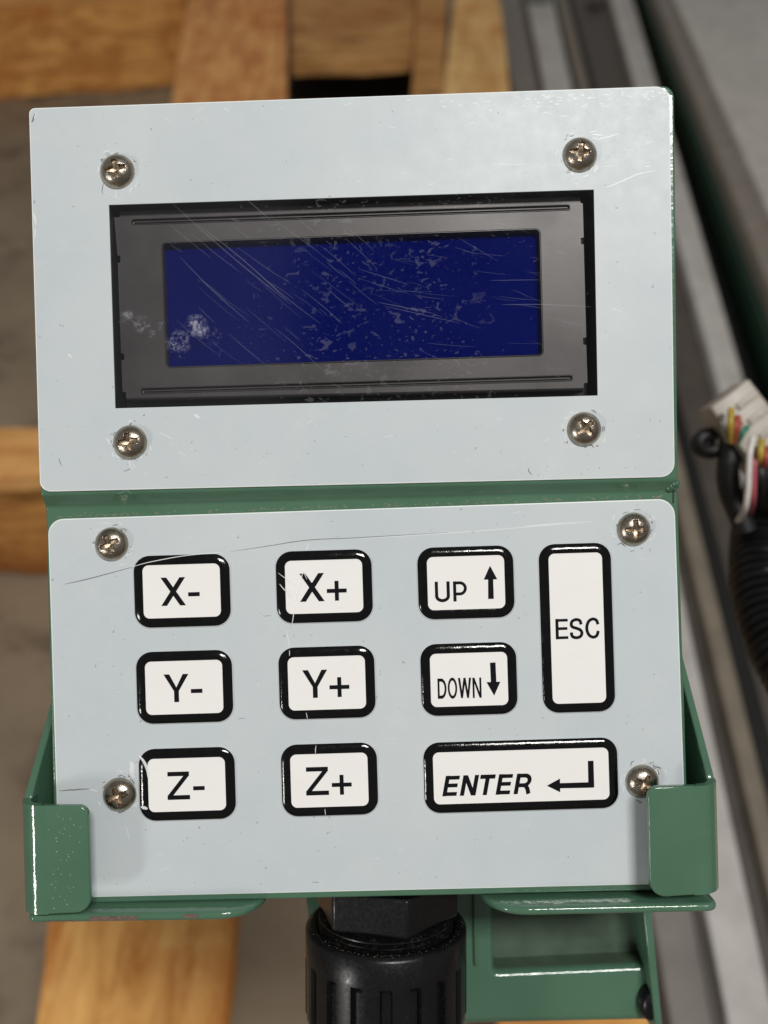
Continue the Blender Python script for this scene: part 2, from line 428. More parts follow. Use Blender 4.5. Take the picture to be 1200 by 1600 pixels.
# raised lip round the display opening
def so(d): return round_poly([(254-d, 380.5-d), (842.5+d, 358.5-d), (847.5+d, 554+d), (261-d, 573.5+d)], 6 + d, 5)
dev('opening_lip', *loft([[DB(*p, .0) for p in so(2.4)], [DB(*p, .10) for p in so(1.4)], [DB(*p, .10) for p in so(.4)], [DB(*p, -.1) for p in so(-.4)], [DB(*p, -2.5) for p in so(-.6)]], cap0=False, cap1=False), BEZEL, bez, smooth=50)
dev('display_screen', *sheet([(246, 372), (851, 350), (856, 562), (253, 582)], [], lambda x, y: DB(x, y, -3.2), lambda x, y: DB(x, y, -1.9)), SCREEN, pendant, smooth=0)
b_ = base_of(pendant) * 1000
SMEARS = []
for px, py, r, sc, lo, amt in ((198, 494, 1.6, 1.3, .46, .55), (215, 507, 2.2, 1.3, .48, .6), (224, 505, 1.8, 1.3, .48, .5), (252, 510, 1.6, 1.4, .52, .4), (306, 508, 2.6, 1.2, .46, .75), (316, 517, 1.8, 1.3, .46, .6), (278, 534, 3.0, 1.0, .49, .6), (284, 548, 2.0, 1.2, .5, .5), (285, 520, 3.2, 1.5, .56, .4), (332, 526, 2.4, 1.5, .52, .5), (236, 521, 1.0, 1.3, .48, .5)):
    p = DU(px, py); SMEARS.append((p.x - b_.x, p.y - b_.y, r, sc, lo, amt))
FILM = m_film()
hx = [(x + (1 if x < 500 else -1), y + (1 if y < 500 else -1)) for x, y in HOLE]
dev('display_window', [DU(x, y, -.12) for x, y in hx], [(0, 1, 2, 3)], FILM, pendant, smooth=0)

# ---- screws
def screw_mesh(seed=3):
    rs = random.Random(seed); AL = [1.95 + rs.uniform(-.16, .16) for _ in range(4)]; AW = [rs.uniform(-.07, .07) for _ in range(4)]; dp = rs.uniform(.85, 1.15); ph = rs.uniform(0, 6)
    NR, NA = 60, 144; Rr = 3.42; Hh = 2.05
    v = []; f = []
    def cross_depth(x, y):
        r = math.hypot(x, y); ax, ay = abs(x), abs(y)
        k = (0 if x > 0 else 1) if ax > ay else (2 if y > 0 else 3)
        w = .50 + .14 * max(0, 1 - r / 1.9) + AW[k] * min(1, r) + .03 * math.sin(r * 9 + k * 2 + ph)
        L = AL[k]
        def arm(p, q):     # p along, q across
            return min(1, max(0, (w - q) / .13)) * min(1, max(0, (L - p) / .16))
        d = max(arm(ax, ay), arm(ay, ax))
        core = min(1, max(0, (1.02 - (ax + ay) * .78) / .2))
        d = max(d, core)
        return d * dp * (1.45 - .42 * r)
    rnd = random.Random(seed)
    jr = [rnd.uniform(-.03, .03) for _ in range(NA)]
    for i in range(NR + 1):
        r = Rr * (i / NR) ** .92
        for j in range(NA):
            a = 2 * math.pi * j / NA
            x, y = r * math.cos(a), r * math.sin(a)
            q = r / Rr
            z = Hh * (max(0, 1 - q ** 2.6)) ** .62
            d = cross_depth(x, y)
            z -= d
            z += .07 * math.exp(-((d - .18) / .16) ** 2) * (1 if d > .01 else 0)
            v.append((x, y, z + (jr[j] if d > .05 and d < .9 else 0)))
    for i in range(NR):
        for j in range(NA):
            a, b = i * NA + j, i * NA + (j + 1) % NA
            f.append((a, b, b + NA, a + NA))
    me = bpy.data.meshes.new('screw'); me.from_pydata([tuple(c / 1000 for c in p) for p in v], [], f); me.validate()
    bm = bmesh.new(); bm.from_mesh(me); bmesh.ops.remove_doubles(bm, verts=bm.verts, dist=1e-6); bmesh.ops.recalc_face_normals(bm, faces=bm.faces)
    if sum((fc.normal.z for fc in bm.faces)) < 0: bmesh.ops.reverse_faces(bm, faces=bm.faces)
    bm.to_mesh(me); bm.free()
    me.materials.append(SCREW); me.materials.append(RECESS)
    for p in me.polygons:
        p.use_smooth = True
        if cross_depth(p.center.x * 1000, p.center.y * 1000) > .42: p.material_index = 1
    me.set_sharp_from_angle(angle=R(50))
    return me
smeshes = [screw_mesh(i) for i in range(4)]
SCREWS = [(183.5, 268, 'U', 12), (905.5, 242, 'U', -6), (203.5, 691, 'U', 8), (912.5, 670, 'U', 40), (174.5, 850, 'L', 25), (990, 827, 'L', 3), (187, 1241, 'L', 20), (1003.5, 1221, 'L', -25)]
for i, (x, y, pl, rot) in enumerate(SCREWS):
    p = (DU if pl == 'U' else DL)(x, y, .02)
    o = bpy.data.objects.new('screw', smeshes[i % 4]); COL.objects.link(o); o.parent = pendant
    o.location = p / 1000 - base_of(pendant)
    o.rotation_euler = (random.uniform(-.05, .05), random.uniform(-.05, .05), R(rot))

# ---- keys
def key(cx, cy, w, h, label):
    def ring(ins, r, z): return [DL(*loc2px(cx, cy, u, v), z) for u, v in rrect(w - 2*ins, h - 2*ins, max(2, r), 8)]
    prof = [(-2.2, 26, 0.0), (-1.4, 25.5, .10), (-.2, 25, .20)]
    e = dev('key_blister', *loft([ring(*p) for p in prof], cap0=False, cap1=False), LABEL, pendant, smooth=60)
    e.name = 'key'; e['label'] = label
    prof = [(-.2, 25, .20), (.6, 24.5, .34), (1.6, 23.8, .43), (4.0, 22, .56), (6.4, 19.6, .66), (8.8, 17.2, .73), (10.2, 15.8, .745), (11.6, 14, .735), (13.2, 11.2, .70), (14.6, 9.4, .66)]
    dev('key_border', *loft([ring(*p) for p in prof], cap0=False, cap1=False), KEYBLACK, e, smooth=80)
    prof = [(14.6, 9.4, .66), (15.6, 8.5, .645), (19, 6, .64)]
    dev('key_face', *loft([ring(*p) for p in prof], cap0=False, cap1=True), KEYWHITE, e, smooth=60)
    return e
# lettering drawn as strokes; local px, v up
def stroke(pts, s, closed=False):
    P = [Vector(p) for p in pts]
    P = [p for i, p in enumerate(P) if i == 0 or (p - P[i-1]).length > 1e-4]; n = len(P); L, Rr = [], []
    for i in range(n):
        a = P[i] - P[i-1] if (i > 0 or closed) else P[1] - P[0]
        b = P[(i+1) % n] - P[i] if (i < n-1 or closed) else P[-1] - P[-2]
        a.normalize(); b.normalize(); m = a + b
        m = Vector((-m.y, m.x)).normalized() if m.length > 1e-6 else Vector((-a.y, a.x))
        k = s / 2 / max(.35, m.dot(Vector((-a.y, a.x))))
        L.append(P[i] + m * k); Rr.append(P[i] - m * k)
    q = []
    for i in range(n if closed else n - 1):
        j = (i + 1) % n; q.append([L[i], L[j], Rr[j], Rr[i]])
    return q
def ell(cx, cy, rx, ry, a0, a1, n=14):
    return [(cx + rx * math.cos(R(a0 + (a1-a0)*i/n)), cy + ry * math.sin(R(a0 + (a1-a0)*i/n))) for i in range(n + 1)]
def glyph(ch, w, h, s):
    a = s / 2; x0, x1, y0, y1 = a, w - a, a, h - a
    if ch == 'X':
        d = s * .62
        return [[Vector(p) for p in [(0, 0), (d*1.95, 0), (w, h), (w - d*1.95, h)]], [Vector(p) for p in [(0, h), (d*1.95, h), (w, 0), (w - d*1.95, 0)]]]
    if ch == 'Y':
        m = w / 2; k = h * .40
        return [[Vector(p) for p in [(0, h), (s*1.2, h), (m, k + s*.75), (m, k), (m - s/2, k - s*.05)]],
                [Vector(p) for p in [(w, h), (w - s*1.2, h), (m, k + s*.75), (m, k), (m + s/2, k - s*.05)]],
                [Vector(p) for p in [(m - s/2, 0), (m + s/2, 0), (m + s/2, k), (m - s/2, k)]]]
    if ch == 'Z':
        return stroke([(s*.1, y1), (w - s*.1, y1)], s) + stroke([(0, y0), (w, y0)], s) + [[Vector(p) for p in [(0, s*.9), (s*1.25, s*.9), (w - s*.1, h - s*.9), (w - s*1.35, h - s*.9)]]]
    if ch == 'E': return stroke([(x0, 0), (x0, h)], s) + stroke([(s*.5, y1), (w, y1)], s*.92) + stroke([(s*.5, h*.52), (w*.95, h*.52)], s*.92) + stroke([(s*.5, y0), (w, y0)], s*.92)
    if ch == 'N': return stroke([(x0, 0), (x0, h)], s) + stroke([(x1, 0), (x1, h)], s) + [[Vector(p) for p in [(0, h), (s*1.1, h), (w, 0), (w - s*1.1, 0)]]]
    if ch == 'T': return stroke([(0, y1), (w, y1)], s) + stroke([(w/2, 0), (w/2, h - s*.5)], s)
    if ch == 'U': return stroke([(x0, h)] + ell(w/2, w*.42, w/2 - a, w*.42 - a, 180, 360, 16) + [(x1, h)], s)
    if ch == 'P':
        r = h * .275; return stroke([(x0, 0), (x0, h)], s) + stroke([(x0, y1), (w - r - a, y1)] + ell(w - r - a, y1 - r + 0, r, r, 90, -90, 14) + [(x0, y1 - 2*r)], s*.95)
    if ch == 'R':
        r = h * .235; return stroke([(x0, 0), (x0, h)], s) + stroke([(x0, y1), (w - r - a, y1)] + ell(w - r - a, y1 - r, r, r, 90, -90, 14) + [(x0, y1 - 2*r)], s*.95) + stroke([(w*.62, y1 - 2*r + .1*s), (w*.80, y1 - 2*r - s*.7), (w*.86, s*.9), (w*.95, 0)], s*.95)
    if ch == 'D': return stroke([(x0, 0), (x0, h)], s) + stroke([(x0, y1)] + [(w*.42, y1)] + ell(w*.42, h/2, w*.58 - a, h/2 - a, 90, -90, 20) + [(x0, y0)], s)
    if ch == 'O': return stroke(ell(w/2, h/2, w/2 - a, h/2 - a, 0, 360, 36)[:-1], s, True)
    if ch == 'C': return stroke([tuple(p) for p in catmull([(x0 + (x1-x0)*u, y0 + (y1-y0)*v) for u, v in [(.99, .70), (.86, .92), (.54, 1), (.17, .86), (0, .5), (.17, .14), (.54, 0), (.86, .09), (1.0, .34)]], 5)], s)
    if ch == 'S': return stroke([tuple(p) for p in catmull([(x0 + (x1-x0)*u, y0 + (y1-y0)*v) for u, v in [(.95, .72), (.84, .93), (.48, 1.0), (.13, .91), (.03, .74), (.14, .60), (.5, .52), (.86, .42), (1.0, .25), (.86, .07), (.5, 0), (.12, .07), (0, .30)]], 5)], s)
    if ch == 'W':
        k = s * 1.12; b = [(0, h), (k, h), (w*.27 + k*.45, 0), (w*.27 - k*.45, 0)]; c = [(w/2 - k*.5, h), (w/2 + k*.5, h), (w*.27 + k*.45, 0), (w*.27 - k*.45, 0)]
        m = lambda q: [(w - x, y) for x, y in q]
        return [[Vector(p) for p in q] for q in (b, c, m(c), m(b))]
    if ch == 'V': return []
def put(polys, ox, oy, kx=1.0, slant=0.0):
    """local polys (v up) with the baseline-left at photo pixel ox, oy -> list of pixel polygons"""
    return [[loc2px(ox, oy, (p.x + p.y * slant) * kx, -p.y) for p in q] for q in polys]
def bar(cx, cy, w, h): return [[loc2px(cx, cy, u, v) for u, v in ((-w/2, -h/2), (w/2, -h/2), (w/2, h/2), (-w/2, h/2))]]
def legend(parent, polys):
    v, f = [], []
    for i, q in enumerate(polys):
        o = len(v); n = len(q); z = .658 + .0006 * (i % 9)
        v += [DL(x, y, z) for x, y in q]; f.append(tuple(range(o, o + n)))
    me_o = dev('legend', v, f, INK, parent, smooth=0)
    me = me_o.data
    # faces must look at the camera
    bm = bmesh.new(); bm.from_mesh(me)
    for fc in bm.faces:
        fc.normal_update()
        if fc.normal.z < 0: fc.normal_flip()
    bm.to_mesh(me); bm.free()
kw, kh = 149.5, 112
S_ = 7.5
K = key(285, 923, kw, kh, 'white key marked X minus')
legend(K, put(glyph('X', 38.5, 44, S_), 253.2, 946.4) + bar(304, 928, 18, 6.4))
K = key(506.7, 916, kw, kh, 'white key marked X plus')
legend(K, put(glyph('X', 38.5, 44, S_), 469.3, 940) + bar(526.4, 922.6, 31, 6.3) + bar(526.4, 922.6, 6.3, 31))
K = key(288.8, 1073, kw, kh, 'white key marked Y minus')
legend(K, put(glyph('Y', 39, 43.5, S_), 257.8, 1096.6) + bar(308.3, 1078.6, 18, 6.4))
K = key(511, 1066.2, kw, kh, 'white key marked Y plus')
legend(K, put(glyph('Y', 39, 43.5, S_), 473.8, 1090) + bar(530.6, 1072.6, 31, 6.3) + bar(530.6, 1072.6, 6.3, 31))
K = key(293, 1224.4, kw, kh, 'white key marked Z minus')
legend(K, put(glyph('Z', 35, 43.5, 6.9), 263.2, 1248.4) + bar(311.8, 1230, 18, 6.4))
K = key(515, 1217.6, kw, kh, 'white key marked Z plus')
legend(K, put(glyph('Z', 35.5, 44, 6.9), 479, 1241.6) + bar(534.2, 1224.7, 31, 6.3) + bar(534.2, 1224.7, 6.3, 31))
K = key(727.8, 910, kw, kh, 'white key marked UP with an up arrow')
legend(K, put(glyph('U', 23.2, 32.2, 5.0), 679.8, 940.8) + put(glyph('P', 21.5, 31.4, 4.9), 708.2, 939.5)
       + [[(765, 883.5), (776.4, 904.8), (755.2, 905.4)], [(762, 905), (770, 904.8), (771, 935.2), (762.2, 935.5)]])
K = key(732.5, 1060.7, kw, kh, 'white key marked DOWN with a down arrow')
kk = .60
legend(K, put(glyph('D', 13.8/kk, 31.6, 5.0), 684, 1091, kk) + put(glyph('O', 14.6/kk, 33, 4.7), 699.8, 1091, kk) + put(glyph('W', 20.5/kk, 31.6, 5.0), 716, 1090, kk) + put(glyph('N', 13.8/kk, 31.6, 5.0), 738.4, 1089.6, kk)
       + [[(765, 1034.6), (773.6, 1034.2), (775, 1064.5), (766.4, 1064.8)], [(759.6, 1065), (781.2, 1064.2), (771.6, 1086)]])
K = key(901, 980.8, 112.5, 263, 'tall white key marked ESC')
legend(K, put(glyph('E', 19.4, 31.8, 4.7), 867.6, 998.4) + put(glyph('S', 21.4, 33, 4.7), 889.4, 998.4) + put(glyph('C', 22.6, 33, 4.7), 913.8, 997.6))
K = key(813.6, 1211, 302.5, 110, 'wide white key marked ENTER with a return arrow')
sl = .21
gl = []
for ch, x, w in (('E', 690.7, 22), ('N', 718.0, 24.5), ('T', 745.0, 23.5), ('E', 773.6, 22), ('R', 801.6, 24.5)):
    gl += put(glyph(ch, w, 31.8, 6.5), x, 1242.8 - (x - 690.7) * .030, 1.0, sl)
gl += [[(853.5, 1226.2), (874, 1215), (874.4, 1236.4)], [(873, 1222.2), (918, 1220.8), (918.2, 1229.4), (873, 1230.3)], [(917.4, 1187.6), (926.2, 1187.2), (927.4, 1229.0), (918.2, 1229.5)]]
legend(K, gl)

# ---- scratches, grime, flecks and a painted glint as thin surface marks
def scratch_poly(pts, w0, fn, h, out, taper=True):
    P = [Vector(p) for p in pts]; n = len(P); L = []
    for i in range(n):
        d = (P[min(i+1, n-1)] - P[max(i-1, 0)]).normalized(); nn = Vector((-d.y, d.x))
        k = w0 / 2 * (math.sin(math.pi * (i + .25) / (n - .5)) ** .5 if taper else 1)
        L.append((P[i] + nn * k, P[i] - nn * k))
    o = len(out[0])
    for a, b in L: out[0].extend([fn(a.x, a.y, h), fn(b.x, b.y, h)])
    for i in range(n - 1): out[1].append((o + 2*i, o + 2*i + 1, o + 2*i + 3, o + 2*i + 2))
def wig(a, b, n=6, amp=.6, bow=0):
    A, B = Vector(a), Vector(b); d = B - A; nn = Vector((-d.y, d.x)).normalized()
    return [tuple(A + d * (i/n) + nn * (random.uniform(-amp, amp) + bow * math.sin(math.pi * i / n))) for i in range(n + 1)]
def marks(name, sets, mat, parent, fn, h, label=None):
    out = ([], [])
    for pts, w in sets: scratch_poly(pts, w, fn, h, out)
    dev(name, out[0], out[1], mat, parent, smooth=0, kind='stuff', label=label)
# keypad label
W_, G_ = [], []
longs = [(100, 913), (140, 904), (215, 884)]
G_ += [(catmull(longs, 6), 1.6), (catmull([(360, 862), (420, 853), (480, 844), (560, 840), (700, 832)], 6), 1.3), (wig((92, 1236), (140, 1232), 8, .7), 2.0)]
W_ += [(catmull([(560, 842), (700, 833), (780, 827), (925, 815)], 6), 1.2), (wig((820, 822), (925, 815), 6, .5), 2.0), (wig((484, 848), (475, 868), 5, .8), 1.6), (wig((448, 985), (452, 1012), 5, .5), 1.2),
       (wig((140, 1234), (152, 1236), 4, .8), 2), (wig((205, 1190), (208, 1215), 4, 1.5), 7), (wig((197, 1290), (203, 1312), 6, .4), 1.2)]
def around(x, y, cnt, col, r0=27, r1=40, amp=2):
    for _ in range(cnt):
        a = random.uniform(0, 2*math.pi); r = random.uniform(r0, r1); t = a + random.choice([-1.5, 1.5]) + random.uniform(-.6, .6); l = random.uniform(3, 12)
        p = (x + r*math.cos(a), y + r*math.sin(a)); q = (p[0] + l*math.cos(t), p[1] + l*math.sin(t))
        col.append((wig(p, q, 5, .8, random.uniform(-amp, amp)), random.uniform(.7, 2.4)))
for x, y, pl, _ in SCREWS:
    if pl == 'L': around(x, y, 9, G_, 27, 32); around(x, y, 9, W_, 28, 38)
for _ in range(42):
    x, y = random.uniform(90, 1050), random.uniform(800, 1380); a = random.uniform(-.5, .3); l = random.uniform(2, 18)
    (W_ if random.random() < .75 else G_).append((wig((x, y), (x + l*math.cos(a), y + l*math.sin(a)), 4, .4), random.uniform(.4, .9)))
for _ in range(32):
    x, y = random.uniform(90, 1050), random.uniform(800, 1390); G_.append((wig((x, y), (x + random.uniform(.8, 2.2), y + random.uniform(-1, 1)), 3, .3), random.uniform(.8, 1.8)))
marks('scratch_marks', W_, SCR_GLINT, lab_l, DL, .012, 'pale scratches')
marks('grime_marks', G_, SCR_D, lab_l, DL, .010, 'dark scratches and specks')
# scratches that cross the keys, with a crescent glint painted on Z minus
KS = [(catmull([(206, 886), (235, 878), (290, 868), (345, 863)], 6), 1.3), (wig((476, 888), (461, 945), 8, .8), 1.6), (wig((461, 945), (456, 978), 6, .6), 1.3), (wig((435, 895), (464, 916), 6, .5), 1.2), (wig((437, 912), (459, 935), 6, .6), 1.6), (wig((446, 918), (456, 930), 4, .6), 1.4),
      (wig((473, 890), (480, 905), 4, .6), 1), (wig((461, 1060), (457, 1075), 4, .4), 1.4), (wig((468, 1082), (471, 1092), 4, .4), 1.1), (wig((479, 1112), (481, 1122), 4, .3), 1), (wig((494, 1163), (493, 1176), 4, .3), 1.2), (wig((508, 1262), (509, 1272), 4, .3), 1.0), (wig((453, 1015), (453, 1024), 4, .3), 1.2), (catmull([(218, 1179), (226, 1188), (232, 1202), (233, 1214)], 5), 4.5), (wig((222, 1258), (232, 1262), 5, 1), 5)]
marks('key_scratches_and_glint', KS, SCR_GLINT, lab_l, DL, .765, 'pale scratches across the keys and a painted glint')
# display label
W_, G_ = [], []
G_ += [(wig((55, 177), (50, 192), 6, .6), 3)]
W_ += [(wig((58, 174), (53, 186), 6, .6), 2), (catmull([(945, 293), (958, 289), (985, 277), (1000, 271), (1025, 267)], 6), 2.0), (wig((929, 219.5), (967, 209), 6, .4), 1.8), (wig((924, 210), (943, 211), 5, .4), 2.0), (wig((921, 207), (934, 204), 5, .3), 1.5), (wig((768, 256), (822, 257), 8, .4), 1.0), (wig((1008, 260), (1016, 260), 3, .2), 1.6),
       (wig((955, 481), (972, 487), 5, .5), 1.2), (wig((350, 168), (357, 173), 3, .5), 1.5), (wig((248, 675), (270, 686), 5, .5), 1.2), (wig((278, 705), (291, 714), 5, .5), 1), (wig((303, 648), (312, 652), 5, 1.5), 5), (wig((106, 553), (112, 558), 4, 1), 3),
       (wig((53, 332), (56, 352), 8, .8), 3), (wig((55, 356), (55, 372), 6, .6), 2.2), (wig((190, 313), (165, 300), 5, .5), .8), (wig((180, 296), (183, 310), 5, .8), 1.5), (wig((200, 716), (207, 735), 6, 1.2), 2), (wig((205, 722), (213, 731), 5, 1), 1.5)]
G_ += [(wig((163, 285), (160, 303), 5, .8, 2), 1.4), (wig((93, 716), (97, 728), 4, .8, 2), 1.2), (wig((224, 650), (226, 648), 3, .4), 2), (wig((826, 731), (831, 742), 5, .6, 2), 1.6), (wig((193, 737), (205, 733), 5, .7, -1), 1.2)]
for x, y, pl, _ in SCREWS:
    if pl == 'U': around(x, y, 8, G_, 27, 33); around(x, y, 8, W_, 28, 36)
for _ in range(70):
    x = random.choice([random.uniform(60, 1045), random.uniform(600, 1040)]); y = random.choice([random.uniform(145, 290), random.uniform(145, 200), random.uniform(645, 745)])
    y = max(y, 184 - x * .035)
    a = random.uniform(-.5, .4); l = random.uniform(2, 16)
    W_.append((wig((x, y), (x + l*math.cos(a), y + l*math.sin(a)), 4, .5), random.uniform(.4, 1.0)))
for _ in range(28):
    x = random.uniform(65, 1045); y = random.choice([random.uniform(165, 290), random.uniform(645, 745)])
    G_.append((wig((x, y), (x + random.uniform(.8, 2), y + random.uniform(-.8, .8)), 3, .3), random.uniform(.8, 1.6)))
# rubbed sparkles along the top right edge
for _ in range(70):
    x = random.gauss(900, 110); x = min(1035, max(630, x)); y = 137 + (1046 - x) * .035 + abs(random.gauss(0, 9)) + 4
    W_.append((wig((x, y), (x + random.uniform(2, 9), y + random.uniform(-1.5, 1.5)), 3, .6), random.uniform(.6, 1.8)))
marks('scratch_marks', W_, SCR_GLINT, lab_u, DU, .012, 'pale scratches')
marks('grime_marks', G_, SCR_D, lab_u, DU, .010, 'dark scratches and specks')
# window scratches
Fs = []
def ln(a, b, w, bow=0): Fs.append((wig(a, b, 10, .06, bow), w * .85))
ln((269, 317), (455, 476), 1.3, 3); ln((308, 350), (448, 469), 1.5, -4); ln((385, 311), (422, 343), 1.3); ln((282, 402), (390, 504), 1.3, 3); ln((399, 423), (500, 505), 1.0, 2)
ln((784, 476), (924, 479.5), 1.3, -2); ln((766, 438), (845, 437), .9); ln((590, 472), (680, 490), 1.2); ln((600, 478), (720, 505), .9); ln((560, 420), (640, 445), .9); ln((310, 480), (336, 505), .8)
for _ in range(34):
    x, y = random.uniform(262, 560), random.uniform(330, 540); a = R(random.gauss(39, 3)); l = random.uniform(20, 110)
    ln((x, y), (x + l*math.cos(a), min(618, y + l*math.sin(a))), random.uniform(.4, .9), random.uniform(-2, 2))
for _ in range(40):
    x, y = random.uniform(540, 880), random.uniform(320, 590); a = R(random.gauss(11, 8)); l = random.uniform(15, 90)
    ln((x, y), (min(925, x + l*math.cos(a)), y + l*math.sin(a)), random.uniform(.25, .6), random.uniform(-2, 2))
out = ([], [])
for p_, w_ in Fs: scratch_poly(p_, w_, DU, -.07, out)
win = [o for o in pendant.children if o.name.startswith('display_window')][0]
dev('window_scratches', out[0], out[1], SCR_F, win, smooth=0, kind='stuff')
Sp = []
for _ in range(30):
    x, y = random.uniform(250, 900), random.uniform(330, 600); Sp.append((wig((x, y), (x + random.uniform(.8, 2), y + random.uniform(-.8, .8)), 3, .3), random.uniform(.5, 1.2)))
marks('dust_specks', Sp, SCR_F, win, DU, -.06)
# grime along the fold
G2 = []
for _ in range(170):
    x = random.uniform(85, 1040); y = 811.5 - (x - 75) * .0331 - abs(random.gauss(0, 2.2)) - 2.5
    G2.append((wig((x, y), (x + random.uniform(1, 5), y + random.uniform(-.8, .8)), 3, .4), random.uniform(.8, 2.2)))
marks('fold_grime', G2, RIM_DIRT, housing, lambda x, y, h: D(x, y, -.42 + h), .02)
marks('paint_curl', [(catmull([(184, 769), (188, 771), (194, 767), (199, 766), (203, 769), (203, 773)], 5), 1.8)], SCR_F, housing, lambda x, y, h: DU(x, y, h), .1)

# ---- cable gland (axis along device -Y)
GX = D(603, 1400, -15).x; GZ = -14.5
gland = dev('cable_gland', [(0, 0, 0)], [], BLK, pendant, smooth=0)
bpy.data.objects.remove(gland)
def yring(y, r, n=72, fn=None):
    out = []
    for j in range(n):
        a = 2*math.pi*j/n; rr = r * (fn(a) if fn else 1)
        out.append(Vector((GX + rr * math.sin(a), y, GZ + rr * math.cos(a))))
    return out
hexr = 15.9
def hexring(y, r, n=6):
    out = []
    for j in range(6):
        a = R(60*j + 16); out.append(Vector((GX + r * math.sin(a), y, GZ + r * math.cos(a))))
    return out
body = dev('cable_gland', *loft([hexring(-78.5, hexr), hexring(-86.3, hexr), hexring(-87.0, hexr - .8)]), BLK, pendant, smooth=20, bevel=.0005, seg=3)
body['label'] = 'black nylon cable gland with a hexagonal body'
rings = [yring(-86.5, 14.6)]
y = -86.9
for i in range(5):
    rings += [yring(y, 13.5), yring(y - .45, 14.7), yring(y - .75, 14.7)]; y -= 1.15
dev('thread', *loft(rings), BLK2, body, smooth=50)
YT = -89.2; RO = 17.5
def flute(a):
    k = (a / (2*math.pi) * 18) % 1.0
    d = min(k, 1 - k)          # 0 at flute centre
    return max(0.0, min(1.0, (.215 - d) / .045))
def nring(y, r, amt, n=18*14): return yring(y, 1, n, lambda a: r - 1.35 * amt * flute(a))
rings = [yring(YT - 2.5, 14.9, 252), yring(YT - .3, 15.0, 252), yring(YT, 15.4, 252), yring(YT, 16.4, 252), yring(YT - .35, 17.1, 252), yring(YT - 1.0, RO, 252), yring(YT - 6.2, RO, 252)]
for i, am in enumerate((.0, .45, .8, 1, 1)): rings.append(nring(YT - 6.3 - i * .45, RO, am))
for t in range(1, 9): rings.append(nring(YT - 8.1 - t * 1.35, RO, 1))
rings += [nring(YT - 19.6, RO - .25, 1), nring(YT - 21, RO - .9, .9), nring(YT - 22.6, RO - 1.9, .6), nring(YT - 24, RO - 3.2, .2), nring(YT - 25.2, RO - 5, 0), nring(YT - 25.8, RO - 7.5, 0)]
dev('cap_nut', *loft(rings), BLK, body, smooth=40)
rv, rf = [], []
rr_ = random.Random(5)
for _ in range(140):
    a = rr_.gauss(0, .75); r_ = 16.6 + rr_.gauss(0, .35); dy = rr_.uniform(-.02, .25) if r_ < 17 else rr_.uniform(-1.6, -.2)
    r_ = min(r_, 17.45); sz = rr_.uniform(.04, .14)
    c = Vector((GX + r_ * math.sin(a), YT + dy - (.35 if r_ > 17 else 0) + .05, GZ + r_ * math.cos(a)))
    o = len(rv); rv += [c + Vector((-sz, 0, .04)), c + Vector((sz * rr_.uniform(.5, 1.8), sz * .4, .04)), c + Vector((0, sz * .9, .08)), c + Vector((0, -sz * .7, -.04))]
    rf += [(o, o+1, o+2), (o, o+3, o+1), (o, o+2, o+3), (o+1, o+3, o+2)]
dev('rim_dust', rv, rf, RIM_DUST, body, smooth=0, kind='stuff')
dev('cable', *loft([yring(YT - 25 - t * 4, 7, 24) for t in range(12)]), RUBBER, pendant, smooth=60)

